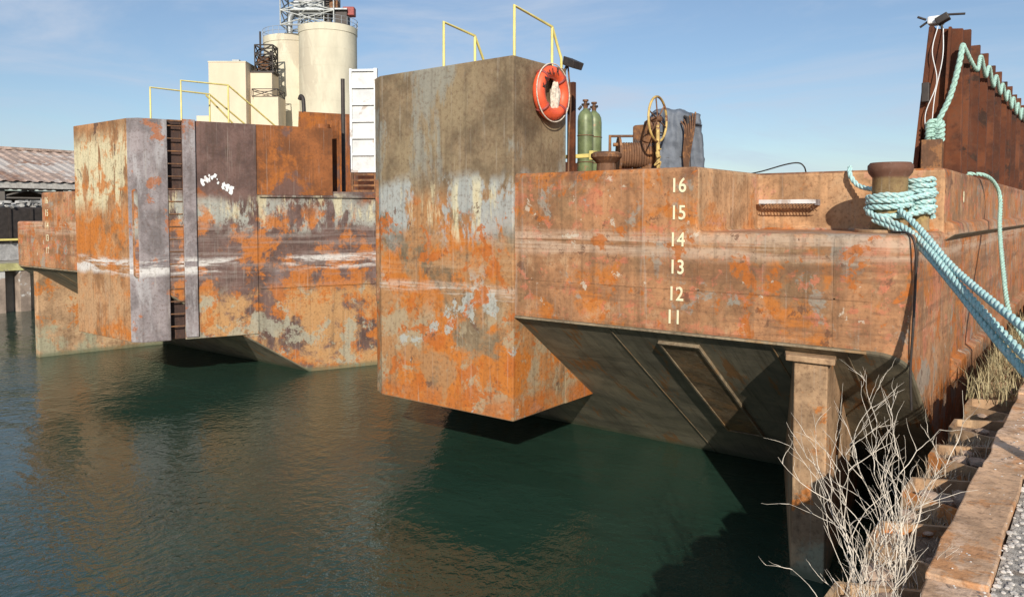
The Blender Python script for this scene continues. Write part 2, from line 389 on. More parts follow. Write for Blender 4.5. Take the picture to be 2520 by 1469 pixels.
box('step_frame_left',-3.50,-3.485,9.72,9.9,.10,.17,M_edge,barge)
box('step_frame_right',-2.815,-2.80,9.72,9.9,.10,.17,M_edge,barge)
tube('step_bars',[[(-3.49+i*.04,9.71,.165),(-3.49+i*.04,9.9,.165)] for i in range(18)],.006,M_skeg,barge,res=1)
tube('step_bars_b',[[(-3.49+i*.04,9.72,.12),(-3.49+i*.04+.02,9.72,.06),(-3.49+i*.04+.04,9.80,.03)] for i in range(17)],.006,M_rustd,barge,res=1)
def rail(paths): tube('handrail',paths,.02,M_yel,barge)
rail([[(-7.47,8.12,2.03),(-7.47,8.12,2.69),(-7.47,8.8,2.62),(-7.47,9.12,2.1)],[(-7.47,8.8,2.62),(-7.47,8.8,2.03)]])
rail([[(-6.2,8.10,2.03),(-6.2,8.10,2.71),(-6.2,8.97,2.60),(-6.2,9.2,2.2),(-6.2,9.25,.5)],[(-6.2,8.97,2.60),(-6.2,8.97,2.03)]])
rail([[(-16.4,8.5,1.9),(-16.4,8.5,2.71),(-16.4,9.89,2.73),(-16.4,11.0,2.0)],[(-16.4,9.89,2.73),(-16.4,9.89,1.0)],[(-16.4,9.8,2.70),(-16.4,11.2,1.5)]])
rail([[(-15.9,8.92,1.9),(-15.9,8.92,2.86),(-15.75,9.96,2.88),(-15.75,11.46,1.9)],[(-15.75,9.96,2.88),(-15.75,9.96,1.0)]])
# bin walls
hexa('bin_end',[(-2.02,11.5,DK),(-1.50,11.5,DK),(-1.50,11.62,DK),(-2.02,11.62,DK),(-1.86,11.5,2.42),(-1.52,11.5,2.38),(-1.52,11.62,2.38),(-1.86,11.62,2.42)],M_bin,barge,.01)
hexa('bin_end_flange',[(-2.06,11.42,DK),(-2.00,11.42,DK),(-2.00,11.64,DK),(-2.06,11.64,DK),(-1.90,11.42,2.44),(-1.84,11.42,2.44),(-1.84,11.64,2.44),(-1.90,11.64,2.44)],M_bin,barge,.005)
hexa('bin_end_web',[(-1.72,11.36,DK),(-1.69,11.36,DK),(-1.69,11.5,DK),(-1.72,11.5,DK),(-1.67,11.40,2.40),(-1.64,11.40,2.40),(-1.64,11.5,2.40),(-1.67,11.5,2.40)],M_bin,barge)
box('bin_side',-1.76,-1.70,11.65,50,DK,2.15,M_bin,barge)
y=11.7; i=0
while y<40:
    t=2.40-.04*(i%2)
    prism('bin_stiffener',[(-1.70,y),(-1.46,y+.02),(-1.46,y+.10),(-1.66,y+.12),(-1.66,y+.30),(-1.70,y+.30)],DK,t,M_bin,barge); y+=.95; i+=1
box('bin_back',-21.9,-21.8,15.2,50,DK,2.6,M_bin,barge)
hexa('bin_end_far',[(-20.1,15,DK),(-17.3,15,DK),(-17.3,15.1,DK),(-20.1,15.1,DK),(-19.9,15,3.15),(-17.3,15,2.85),(-17.3,15.1,2.85),(-19.9,15.1,3.15)],M_bul,barge)
lathe('deck_post',[(.14,0),(.14,1.55),(.17,1.55),(.17,1.68)],(-15.0,12.0,.45),M_bul,barge)
box('deck_post_plate',-15.15,-14.75,12.25,12.3,.45,2.25,M_bul,barge)
tube('mast',[[(-15.2,12.8,.5),(-15.2,12.8,3.35)]],.05,M_dark,barge)
lathe('deck_bitt',[(.16,0),(.16,.22),(.24,.25),(.24,.33),(.2,.36)],(-19.5,9.2,DK),M_rustd,barge)
tube('vent_pipe',[catmull([(-19.7,15.05,3.1),(-19.72,15.05,3.4),(-19.75,15.05,3.55),(-19.85,15.05,3.62),(-19.92,15.05,3.52)])],.06,M_dark,barge)

gw=empty('gangway_panel',(-15.2,13.5,.5+H))
u=Vector((.84,.54,0))
def gp(s,h,o=0): p=Vector((-15.5,13.3,0))+u*s+Vector((.54,-.84,0))*o; return (p.x,p.y,h)
def gbox(name,s0,s1,h0,h1,o0,o1,mat): hexa(name,[gp(s0,h0,o0),gp(s1,h0,o0),gp(s1,h0,o1),gp(s0,h0,o1),gp(s0,h1,o0),gp(s1,h1,o0),gp(s1,h1,o1),gp(s0,h1,o1)],mat,gw)
gbox('panel',.04,.66,1.05,3.65,0,.03,M_pan)
gbox('stile_l',0,.06,1.05,3.7,-.02,.09,M_white); gbox('stile_r',.64,.72,1.05,3.7,-.02,.09,M_white)
for i in range(7): gbox('rail_%d'%i,.06,.64,1.05+i*.43,1.10+i*.43,.03,.09,M_white)
gbox('low_stile_l',0.02,.07,.45,1.05,0,.06,M_rustd); gbox('low_stile_r',.62,.68,.45,1.05,0,.06,M_rustd)
for i in range(4): gbox('low_rung_%d'%i,.07,.62,.55+i*.14,.60+i*.14,.0,.04,M_rustd)

# life ring
lr=empty('life_ring',(-6.05,8.69,1.63+H))
c=(-6.02,8.69,1.63)
torus('ring',c,.285,.085,(1,0,0),M_org,lr)
for i in range(4):
    a=math.radians(45+90*i); p=(-6.02,8.69+.285*math.cos(a),1.63+.285*math.sin(a))
    torus('band_%d'%i,p,.082,.02,(0,-math.sin(a),math.cos(a)),M_red,lr,24,8)
rope('grab_line',[(-5.98,8.69+.39*math.cos(t),1.63+.39*math.sin(t)) for t in [i*math.pi/8 for i in range(17)]],.009,M_rag,lr)
for i,chh in enumerate('KAHLR'):
    a=math.radians(168-i*21); o=text('letter_%d'%i,chh,(-5.930,8.69+.285*math.cos(a),1.63+.285*math.sin(a)),.11,(0,0,0),M_dark,lr,.9,.002)
    o.rotation_euler=(Matrix.Rotation(math.pi/2,3,'Z')@Matrix.Rotation(math.pi/2,3,'X')@Matrix.Rotation(a-math.pi/2,3,'Z')).to_euler()
bm=bmesh.new(); bmesh.ops.create_icosphere(bm,subdivisions=4,radius=1)
for v in bm.verts:
    d=1+.25*noise.noise(v.co*2.3)+.12*noise.noise(v.co*6); v.co=Vector((v.co.x*.06*d-6.03,v.co.y*.085*d+8.80,v.co.z*.26*d+1.55+H))
frombm('line_bundle',bm,M_rag,lr,True)
tube('hook',[[(-6.11,8.69,2.0),(-6.02,8.69,2.02),(-6.0,8.69,1.93)]],.012,M_dark,lr)

fl=empty('floodlight',(-6.1,9.25,2.15+H))
hexa('head',[(-6.15,9.15,2.10),(-5.95,9.12,2.02),(-5.95,9.35,2.02),(-6.15,9.38,2.10),(-6.13,9.15,2.22),(-5.92,9.1,2.12),(-5.92,9.37,2.12),(-6.13,9.38,2.22)],M_dark,fl,.01)
tube('bracket',[[(-6.14,9.2,2.02),(-6.1,9.22,2.12)]],.02,M_dark,fl)
tube('cable',[catmull([(-6.1,9.22,2.1),(-6.09,9.28,1.6),(-6.09,9.24,1.1),(-6.09,9.23,.55)])],.012,M_rustd,fl)

for i,(x,yy) in enumerate(((-7.06,11.22),(-7.10,11.56))):
    g=empty('gas_cylinder',(x,yy,DK+H))
    lathe('body',[(.125,0),(.135,.03),(.135,1.05),(.125,1.14),(.095,1.20),(.05,1.24),(.04,1.26)],(x,yy,DK),M_cyl,g)
    lathe('valve',[(.035,0),(.045,.05),(.03,.06),(.03,.12),(.05,.12),(.05,.15)],(x,yy,DK+1.26),M_rustd,g,12)
    tube('regulator',[[(x-.07,yy,DK+1.33),(x+.07,yy,DK+1.33)],[(x-.05,yy-.05,DK+1.30),(x-.09,yy-.08,DK+1.24)]],.022,M_dark,g)
    for hh in (.35,.8): torus('strap',(x,yy,DK+hh),.137,.008,(0,0,1),M_rustd,g,32,6)
rk_=empty('cylinder_rack',(-6.6,10.1,DK+H))
box('post',-6.66,-6.54,10.05,10.12,DK,2.02,M_bin,rk_,.005)
box('crossbar',-6.9,-6.3,10.2,10.25,.86,.92,M_yel,rk_,.005); box('crossbar_end',-6.32,-6.26,10.15,10.3,.82,.96,M_yel,rk_,.005)
mb=empty('mushroom_fairlead',(-5.9,9.96,DK+H))
lathe('body',[(.25,0),(.25,.03),(.15,.06),(.14,.22),(.2,.28),(.23,.31),(.23,.36),(.18,.39)],(-5.9,9.96,DK),M_rustd,mb)
wn=empty('deck_winch',(-6.0,11.1,DK+H))
ax=Vector((.79,.61,0))
cw=Vector((-6.02,11.1,.93))
lathe('drum',[(.12,-.28),(.12,.28)],cw,M_rustd,wn,24,ax)
for s in (-.3,.26): 
    p=cw+ax*s; lathe('flange',[(.30,0),(.30,.035)],p,M_rustd,wn,32,ax)
for i in range(13): torus('cable_%d'%i,cw+ax*(-.24+i*.04),.19,.022,ax,M_rustd,wn,28,6)
box('base',-6.4,-5.65,10.8,11.4,DK,.68,M_rustd,wn,.01)
box('gearbox',-6.1,-5.75,11.1,11.45,.68,1.42,M_rustd,wn,.04)
lathe('motor',[(.11,0),(.13,.02),(.13,.3),(.1,.33)],(-5.85,11.2,1.15),M_rustd,wn,20,(.3,-.2,.9))
tube('frame',[[(-6.42,10.95,DK),(-6.42,10.95,1.25),(-5.9,11.3,1.25),(-5.9,11.3,.7)],[(-6.3,10.85,1.1),(-5.8,11.25,1.1)]],.03,M_rustd,wn)
hw=empty('brake_handwheel',(-5.5,10.8,1.42+H))
wa=Vector((.996,.06,0)).normalized(); wc=Vector((-5.48,10.78,1.44))
torus('rim',wc,.34,.019,wa,M_wheel,hw)
side=wa.cross(Vector((0,0,1)))
tube('spokes',[[wc,wc+(side*math.cos(a)+Vector((0,0,1))*math.sin(a))*.34] for a in [i*math.pi/3+.3 for i in range(6)]],.011,M_rustd,hw)
tube('hub',[[wc-wa*.1,wc+wa*.06]],.04,M_rustd,hw); tube('stand',[[(-5.47,10.80,DK),(-5.49,10.80,1.4)]],.03,M_wheel,hw)
rope('line_coil',[(-5.46+.05*math.cos(t*2.5),10.76+.05*math.sin(t*2.5),.98-.05*t+.08*math.sin(t*3)) for t in range(7)],.010,M_wheel,hw)
tc=empty('tarp_covered_engine',(-5.65,11.6,DK+H))
bm=bmesh.new(); bmesh.ops.create_cube(bm,size=1); bmesh.ops.subdivide_edges(bm,edges=bm.edges,cuts=22,use_grid_fill=True)
for v in bm.verts:
    c0=v.co.copy(); z=c0.z+.5; w=.88-.14*z
    p=Vector((c0.x*w,c0.y*.6*(1-.15*z),z*1.12)); 
    if c0.z>.3: p.z-=.22*(c0.x*1.0+.1)**2
    n=Vector((c0.x,c0.y,0)); 
    if n.length>0: p+=n.normalized()*(.055*noise.noise(Vector((c0.x*9,c0.y*9,c0.z*1.2)))+.03*noise.noise(c0*12))
    p.z+=.06*noise.noise(c0*5)
    q=Matrix.Rotation(.62,3,'Z')@p; v.co=Vector((q.x-5.60,q.y+11.6,q.z+DK+H))
frombm('tarp',bm,M_tarp,tc,True)
tube('hoses',[catmull([(-5.36+.03*i,11.35+.04*i,1.45+.03*i),(-5.27+.03*i,11.3,1.3),(-5.29+.02*i,11.3,.9),(-5.24,11.3,.55)]) for i in range(6)],.014,M_rustd,tc)
tube('hoses_b',[catmull([(-6.0+.03*i,11.15+.02*i,1.35+.02*i),(-6.05+.03*i,11.1,1.1),(-6.0+.02*i,11.1,.7)]) for i in range(4)],.014,M_dark,tc)
tube('frame',[[(-5.40,11.5,1.55),(-5.25,11.35,1.5),(-5.20,11.35,.5)]],.025,M_dark,tc)
tube('lashings',[[(-5.92,11.10,.9),(-5.59,11.26,.88),(-5.27,11.45,.9)],[(-5.90,11.12,1.3),(-5.59,11.28,1.28),(-5.30,11.47,1.3)]],.008,M_dark,tc)
cb=empty('deck_cable',(-3.4,10.2,DK+H))
tube('cable',[catmull([(-4.1,10.6,.53),(-3.7,10.3,.56),(-3.3,10.1,.63),(-3.12,10.05,.64),(-3.05,10.05,.59),(-3.1,10.3,.53)])],.009,M_dark,cb)

# bollards with rope
bd=empty('mooring_bollard',(-1.84,9.05,-.2+H))
lathe('base',[(.34,0),(.34,.03)],(-1.84,9.05,-.205),M_skeg,bd)
M_boll=rust('bollard_iron',(.26,.17,.09),[dict(c=(.36,.26,.12),s=3,th=.5,soft=.08),dict(c=(.15,.07,.05),s=1,th=.3,soft=.05,z=(.38,.8,.02),w=.02)])
lathe('post',[(.20,0),(.185,.04),(.175,.1),(.175,.56),(.215,.61),(.225,.65),(.225,.69),(.20,.72)],(-1.84,9.05,-.18),M_boll,bd)
lathe('post_b',[(.11,0),(.10,.04),(.10,.52),(.12,.55)],(-1.59,9.26,-.18),M_boll,bd)
mr=empty('mooring_rope',(-1.84,9.05,H))
def wraps(cx,cy,r,h0,h1,n):
    return [(cx+r*math.cos(2*math.pi*i/12),cy+r*math.sin(2*math.pi*i/12),h0+(h1-h0)*i/(12*n)+random.uniform(-.008,.008)) for i in range(12*n+1)]
rope('turns',wraps(-1.84,9.05,.212,.03,.20,3),.03,M_rope,mr)
rope('turns_b',wraps(-1.59,9.26,.135,-.04,.36,7),.028,M_rope,mr)
rope('cross_a',[(-2.04,9.0,.0),(-1.9,8.84,-.03),(-1.66,8.93,-.02),(-1.5,9.12,.03),(-1.44,9.28,.07)],.03,M_rope,mr)
rope('cross_b',[(-1.76,8.85,.14),(-1.62,8.98,.16),(-1.48,9.15,.2),(-1.44,9.3,.22)],.03,M_rope,mr)
rope('line_a',[(-2.06,9.0,.06),(-1.95,8.84,-.02),(-1.62,8.6,-.14),(-1.35,8.2,-.30),(-1.0,7.5,-.57),(-.42,6.37,-.98),(.15,5.25,-1.28),(.8,4.0,-1.55)],.032,M_rope,mr)
rope('line_b',[(-1.70,8.87,.03),(-1.48,8.55,-.13),(-1.3,8.2,-.27),(-1.0,7.6,-.50),(-.40,6.30,-.80),(.25,5.15,-1.15),(.9,4.0,-1.5)],.032,M_rope,mr)
rope('line_c',[(-1.95,8.85,-.07),(-1.6,8.57,-.20),(-1.35,8.18,-.36),(-.98,7.45,-.64),(-.44,6.35,-1.06),(.1,5.4,-1.38),(.6,4.3,-1.58)],.032,M_rope,mr)
rope('tail',[(-2.45,9.86,.56),(-2.43,9.80,.45),(-2.33,9.76,.33),(-2.15,9.62,.28),(-1.95,9.4,.28),(-1.75,9.28,.3)],.028,M_rope,mr)
br=empty('bin_rope',(-1.6,11.5,2+H))
rope('hang',[(-1.50,11.36,2.15),(-1.53,11.33,1.9),(-1.62,11.33,1.5),(-1.74,11.33,1.2),(-1.78,11.33,.95)],.035,M_rope2,br)
for k in range(4): rope('knot_%d'%k,[(-1.78+.09*math.cos(t),11.32+.03*math.sin(t*2),.96+.06*k+.06*math.sin(t)) for t in [i*math.pi/4 for i in range(9)]],.03,M_rope2,br)
pts=[(-1.5,11.36,2.15)]; y=11.42
for i in range(12):
    pts.append((-1.40,y+.45,1.92+random.uniform(-.04,.04))); pts.append((-1.41,y+.95,2.14)); y+=.95
rope('drape',pts,.027,M_rope2,br)
sl=empty('work_light',(-1.75,11.55,2.5+H))
box('housing',-1.93,-1.75,11.45,11.65,2.48,2.58,M_white,sl,.02)
hexa('lamp',[(-1.80,11.4,2.45),(-1.66,11.4,2.52),(-1.66,11.55,2.52),(-1.80,11.55,2.45),(-1.84,11.4,2.53),(-1.70,11.4,2.60),(-1.70,11.55,2.60),(-1.84,11.55,2.53)],M_dark,sl,.01)
tube('arm',[[(-1.75,11.5,2.38),(-1.78,11.5,2.5)],[(-1.95,11.5,2.55),(-2.05,11.5,2.6)],[(-1.93,11.5,2.52),(-2.02,11.5,2.46)],[(-1.7,11.5,2.58),(-1.5,11.5,2.56)]],.015,M_dark,sl)
tube('wires',[catmull([(-1.8,11.47,2.45),(-1.84,11.34,2.1),(-1.78,11.34,1.7),(-1.9,11.34,1.3),(-1.88,11.34,1.0)]),catmull([(-1.74,11.47,2.4),(-1.72,11.34,2.0),(-1.8,11.34,1.5),(-1.83,11.34,1.0)])],.006,M_white,sl)
ju=empty('junction_box',(-1.8,11.4,.8+H))
box('box',-1.92,-1.68,11.2,11.35,DK,.95,M_rustd,ju,.01)
box('box_upper',-1.95,-1.86,11.3,11.41,1.45,1.7,M_dark,ju,.01)
sr=empty('side_rope',(-1.3,14,.2+H))
rope('line',[(-1.6,12.6,.56),(-1.38,12.8,.54),(-1.28,13.2,.42),(-1.22,13.3,.2),(-1.17,12.8,-.2),(-1.05,12.0,-.7),(-.9,11.2,-1.2),(-.7,10.8,-1.5)],.028,M_rope2,sr)
hc=empty('hanging_hose',(-1.4,8.1,-.5+H))
tube('hose',[catmull([(-1.70,8.5,-.19),(-1.48,8.16,-.20),(-1.41,8.10,-.35),(-1.415,8.15,-.7),(-1.42,8.12,-1.1),(-1.44,8.16,-1.5),(-1.43,8.2,-1.9)])],.012,M_dark,hc)

# ---------------------------------------------------------------- water
k=NB('harbour_water')
w1=k.noise(k.vmul(k.pos,(1.0,1.5,1)),1.3,2,.5,.5)
w2=k.noise(k.vmul(k.pos,(1.2,1,1),(5,2,0)),6.5,3,.6,.3)
cal=k.rng(k.noise(k.pos,.16,2,.5),.42,.62,.35,1)
hgt=k.math('ADD',k.math('MULTIPLY',w1,.30),k.math('MULTIPLY',k.math('MULTIPLY',w2,.30),cal))
k.link(k.bump(hgt,.7,.12),k.b.inputs['Normal'])
gm=k.mix(k.rng(k.noise(k.pos,.25,3,.6),.4,.65),(.016,.042,.028),(.023,.053,.036))
k.link(gm,k.b.inputs['Base Color'])
k.b.inputs['Roughness'].default_value=.04; k.b.inputs['IOR'].default_value=1.48
bm=bmesh.new(); v=[bm.verts.new(q) for q in ((-3000,-1500,0),(1500,-1500,0),(1500,3000,0),(-3000,3000,0))]; bm.faces.new(v)
frombm('water',bm,k.m)

# ---------------------------------------------------------------- dock
M_cap=rust('cap_steel',(.60,.37,.24),[dict(c=(.70,.48,.35),s=2,th=.48,soft=.1),dict(c=(.55,.24,.11),s=3,th=.55,soft=.05,a=.7),dict(c=(.28,.19,.13),s=6,th=.60,soft=.04,a=.6)],streak=.2,bump=.8,val=1.0)
M_grav=simple('dock_gravel',(.50,.45,.39),.95,0,.45,18,1.0,.03,c2=(.32,.25,.19),th=.56)
M_soil=simple('dock_soil',(.25,.165,.105),.95,0,.4,9,1.0,.04,c2=(.36,.26,.18),th=.53)
DH=-1.6
dock=empty('dock',(0,5,DH+H))
box('dock_ground',-.34,60,-30,80,-5,DH-.03,M_grav,dock)
y=-3.0; random.seed(12)
while y<40:
    L=random.uniform(1.1,1.9); dx=random.uniform(-.012,.012); dz=random.uniform(-.02,.008)
    o=box('steel_cap',-.58+dx,-.34+dx,y,y+L-.012,DH-.11+dz,DH+dz,M_cap,dock)
    bm=bmesh.new(); bm.from_mesh(o.data); bmesh.ops.subdivide_edges(bm,edges=bm.edges,cuts=7,use_grid_fill=True)
    for v in bm.verts: v.co+=Vector((noise.noise(v.co*5)*.016,0,noise.noise(v.co*4+Vector((9,0,0)))*.016))
    bm.to_mesh(o.data); bm.free(); bevel(o,.008); y+=L
sw=empty('sheet_pile_wall',(-.8,5,DH+H))
per=.9; pl=[]; y=-6
while y<45:
    pl+= [(-.62,y),(-.62,y+.25),(-.95,y+.40),(-.95,y+.72),(-.62,y+.87)]; y+=per
bm=bmesh.new(); a=[bm.verts.new((x,yy,-5+H)) for x,yy in pl]; b=[bm.verts.new((x,yy,DH-.12+H)) for x,yy in pl]
for i in range(len(pl)-1): bm.faces.new((a[i],a[i+1],b[i+1],b[i]))
o=frombm('piles',bm,M_skeg,sw); s=o.modifiers.new('s','SOLIDIFY'); s.thickness=.03
y=-6
bm=bmesh.new()
while y<45:
    q=[bm.verts.new((xx,y2,DH-.2+H+random.uniform(-.04,.03))) for xx,y2 in ((-.6,y+.26),(-.93,y+.41),(-.93,y+.71),(-.6,y+.86))]; bm.faces.new(q)
    y+=per
frombm('pile_fill',bm,M_soil,sw)
rk2=empty('rock_fill',(-.8,6,DH+H))
bm=bmesh.new()
for i in range(170):
    yy=random.uniform(2.2,20); x=random.uniform(-.92,-.6); r=random.uniform(.03,.08)
    ge=bmesh.ops.create_icosphere(bm,subdivisions=2,radius=r); off=Vector((x,yy,DH-.18+H+random.uniform(-.05,.02)))
    for v in ge['verts']: v.co=v.co*(1+.6*noise.noise(v.co*9+off*5)); v.co.z*=.5; v.co+=off
frombm('rocks',bm,simple('rock',(.40,.28,.20),.9,0,.4,7,.6,.02),rk2)
bm=bmesh.new()
for i in range(3600):
    yy=random.uniform(2.6,9); x=random.uniform(-.36,.6) if random.random()<.97 else random.uniform(-.50,-.34); r=random.uniform(.005,.018)*(1 if x>-.34 else .5)
    ge=bmesh.ops.create_icosphere(bm,subdivisions=1,radius=r)
    zz=DH-.028 if x>-.34 else DH
    for v in ge['verts']: v.co.z*=.6; v.co+=Vector((x,yy,zz+H))
frombm('gravel',bm,simple('gravel_stone',(.55,.50,.45),.9,0,.4,15,.3,.01))

def bush(name,roots,mat,seed,pb=.36,r0=.0036):
    random.seed(seed); paths=[]
    def grow(p,d,L,r,lev):
        pts=[p.copy()]; rad=[r]; n=9
        for i in range(n):
            d=(d+Vector((random.gauss(0,.15),random.gauss(0,.15),random.gauss(.02,.09)))).normalized()
            p=p+d*L/n; pts.append(p.copy()); rad.append(r*(1-.75*(i+1)/n))
            if lev<3 and i>1 and random.random()<pb:
                s=Vector((random.gauss(0,1),random.gauss(0,1),random.gauss(.4,.5))).normalized()
                grow(p.copy(),(d+s*.7).normalized(),L*random.uniform(.3,.55),r*.62,lev+1)
        paths.append(([tuple(q) for q in pts],rad))
    for (x,y,h,dx,dy,L) in roots: grow(Vector((x,y,h)),Vector((dx,dy,1)).normalized(),L,1.0,1)
    tube(name,paths,r0,mat,None,res=1)
M_twig=simple('dead_twig',(.62,.54,.44),.9,0,.3,12,.1,.002)
random.seed(21)
rts=[(-.82+random.uniform(-.10,.12),random.uniform(3.6,4.4),DH-.25,random.uniform(-.20,.26),random.uniform(-.25,.25),random.uniform(.50,.82)) for i in range(22)]
bush('dead_bush',rts,M_twig,3,.34,.0037)
rts=[(-.78+random.uniform(-.14,.16),random.uniform(3.2,4.1),DH-.28,random.uniform(-.5,.6),random.uniform(-.5,.5),random.uniform(.22,.45)) for i in range(44)]
bush('dead_bush',rts,M_twig,5,.3,.003)
def grass(name,n,xr,yr,h0,hl,mat,seed):
    random.seed(seed); bm=bmesh.new()
    for i in range(n):
        x=random.uniform(*xr); y=random.uniform(*yr); L=random.uniform(*hl)*(.4+.9*abs(noise.noise(Vector((x*3,y*1.3,seed)))))*1.2; w=random.uniform(.002,.006); a=random.uniform(0,6.28); lean=random.uniform(.1,.9)
        d=Vector((math.cos(a),math.sin(a),0)); s=Vector((-d.y,d.x,0))*w; p=Vector((x,y,h0+H))
        pts=[p,p+d*lean*L*.3+Vector((0,0,L*.5)),p+d*lean*L+Vector((0,0,L*(1-.3*lean)))]
        v=[bm.verts.new(pts[0]-s),bm.verts.new(pts[0]+s),bm.verts.new(pts[1]+s*.8),bm.verts.new(pts[1]-s*.8),bm.verts.new(pts[2])]
        bm.faces.new(v[:4]); bm.faces.new((v[3],v[2],v[4]))
    frombm(name,bm,mat)
grass('dry_grass',1500,(-.95,-.56),(2.6,7.0),DH-.22,(.05,.18),simple('straw',(.38,.29,.20),.9,0,.4,20,0),1)
grass('weeds',2200,(-1.0,-.35),(8.2,14),DH-.15,(.12,.48),simple('weed_olive',(.21,.175,.085),.8,0,.5,9,0,c2=(.40,.32,.17),th=.44),2)

# ---------------------------------------------------------------- far quay
M_pile=simple('far_pile',(.30,.23,.18),.85,0,.4,1.2,.3,.03,c2=(.58,.56,.52),th=.52)
M_land=simple('land_ground',(.28,.25,.20),.95,0,.3,.3,.2,.05)
fq=empty('far_quay',(-33,15,H-1.9))
box('quay_ground',-2500,-32.9,-400,2500,-5,-1.92,M_land,fq)
pl=[];y=-30
while y<90: pl+=[(-32.5,y),(-32.5,y+.35),(-32.95,y+.45),(-32.95,y+.75)]; y+=.85
bm=bmesh.new(); a=[bm.verts.new((x,yy,-5+H)) for x,yy in pl]; b=[bm.verts.new((x,yy,-2.15+H)) for x,yy in pl]
for i in range(len(pl)-1): bm.faces.new((a[i],a[i+1],b[i+1],b[i]))
frombm('quay_piles',bm,M_pile,fq)
box('quay_cap',-33.1,-32.45,-30,90,-2.15,-1.89,simple('yellow_kerb',(.50,.46,.20),.7,0,.3,2,.1,.01,c2=(.3,.26,.2),th=.55),fq)
wh=empty('warehouse_shed',(-44,20,H))
M_roof=rust('roof_rust',(.46,.31,.24),[dict(c=(.52,.45,.40),s=.3,th=.48,soft=.05),dict(c=(.28,.14,.09),s=.5,th=.54,soft=.05)],sat=.85)
bm=bmesh.new(); y=-10; pr=None
while y<60:
    for dy,dz in ((0,0),(.10,.05),(.2,.05),(.3,0)):
        cur=[bm.verts.new((-39.5,y+dy,1.45+dz+H)),bm.verts.new((-47,y+dy,3.45+dz+H)),bm.verts.new((-54.5,y+dy,1.45+dz+H))]
        if pr: bm.faces.new((pr[0],cur[0],cur[1],pr[1])); bm.faces.new((pr[1],cur[1],cur[2],pr[2]))
        pr=cur
    y+=.5
frombm('roof',bm,M_roof,wh)
box('ridge_cap',-47.3,-46.7,-10,60,3.42,3.56,M_roof,wh)
M_wh=simple('shed_wall',(.16,.14,.12),.9,0,.3,.5)
box('back_wall',-54,-53.8,-10,60,-1.9,1.4,M_wh,wh); box('fascia',-39.75,-39.6,-10,60,1.15,1.43,simple('fascia',(.45,.42,.38),.8),wh)
y=-9
while y<60:
    box('column',-40.0,-39.8,y,y+.25,-1.9,1.14,M_wh,wh); y+=2.5
tube('truss',[[(-39.9,yy,.7),(-39.9,yy+1.25,1.1),(-39.9,yy+2.5,.7)] for yy in [-9+2.5*i for i in range(27)]]+[[(-39.9,-9,.7),(-39.9,58,.7)]],.05,M_wh,wh,res=1)
ct=empty('black_container',(-36,14,H))
box('body',-37.5,-35,4,16.3,-1.2,.25,M_dark,ct,.05); box('base',-37.4,-35.1,4.2,16.2,-1.9,-1.2,simple('trailer_grey',(.35,.34,.33),.7),ct)
y=4.2
while y<16.2: box('rib',-35.02,-34.94,y,y+.08,-1.2,.2,M_dark,ct); y+=.8
box('stripe',-34.93,-34.92,9,12.9,-1.1,-1.02,M_yel,ct)
sp_=empty('scrap_pile',(-38,14,H)); bm=bmesh.new()
for i in range(170):
    ge=bmesh.ops.create_cube(bm,size=1); m=Matrix.Translation((random.uniform(-37.3,-35.2),random.uniform(8,16.2),H+.25+random.uniform(0,.25)))@Matrix.Rotation(random.uniform(0,3),4,'Z')@Matrix.Rotation(random.uniform(-.6,.6),4,'X')@Matrix.Diagonal((random.uniform(.1,.8),random.uniform(.05,.3),random.uniform(.03,.15),1))
    bmesh.ops.transform(bm,matrix=m,verts=ge['verts'])
frombm('scrap',bm,simple('scrap',(.30,.29,.27),.8,0,.6,3),sp_)

# ---------------------------------------------------------------- silos
Rv=Vector((.792,.61,0)); Fv=Vector((-.61,.792,0))
def silo(x,y,r,top):
    s=empty('cement_silo',(x,y,H))
    lathe('shell',[(r,-2),(r,top-.9),(r+.08,top-.9),(r+.08,top),(r*.9,top+.15),(r*.3,top+.4)],(x,y,0),M_conc,s,64)
    rails=[[(x+(r+.1)*math.cos(t),y+(r+.1)*math.sin(t),top),(x+(r+.1)*math.cos(t),y+(r+.1)*math.sin(t),top+1.1)] for t in [i*math.pi/14 for i in range(28)]]
    tube('guard_posts',rails,.03,M_steel,s,res=1)
    for hh in (.55,1.1): torus('guard_rail',(x,y,top+hh),r+.1,.03,(0,0,1),M_steel,s,64,6)
    hh=1
    while hh<top-1: torus('form_line',(x,y,hh),r,.012,(0,0,1),M_conc,s,64,4); hh+=2.4
    return s
silo(-87.6,71.2,4.0,25.9); silo(-94.9,70.8,4.2,25.3)
hs=empty('elevator_headhouse',(-89,70,27+H))
def lattice(c,w,d,h0,h1,n,r,mat,par):
    P=[];C=[Vector((c[0],c[1],0))+Rv*a*w/2+Fv*b*d/2 for a,b in ((-1,-1),(1,-1),(1,1),(-1,1))]
    for q in C: P.append([(q.x,q.y,h0),(q.x,q.y,h1)])
    for i in range(n+1):
        z=h0+(h1-h0)*i/n
        for j in range(4):
            a,b=C[j],C[(j+1)%4]; P.append([(a.x,a.y,z),(b.x,b.y,z)])
            if i<n:
                z2=h0+(h1-h0)*(i+1)/n; P.append([(a.x,a.y,z),(b.x,b.y,z2)]); P.append([(b.x,b.y,z),(a.x,a.y,z2)])
    tube('lattice',P,r,mat,par,res=1)
M_lt=simple('light_steel',(.40,.41,.39),.5,.2)
lattice((-89.6,69.8),7.4,4,26.1,36,5,.09,M_lt,hs)
lattice((-89.2,70.1),3.4,3,26.1,36,6,.08,M_lt,hs)
def obox(name,c,w,d,h0,h1,mat,par,bev=0):
    p=[(Vector((c[0],c[1],0))+Rv*a*w/2+Fv*b*d/2) for a,b in ((-1,-1),(1,-1),(1,1),(-1,1))]
    return prism(name,[(q.x,q.y) for q in p],h0,h1,mat,par,bev)
obox('headhouse_cladding',(-90.0,70.4),4.6,2.5,28.6,36,M_steel,hs)
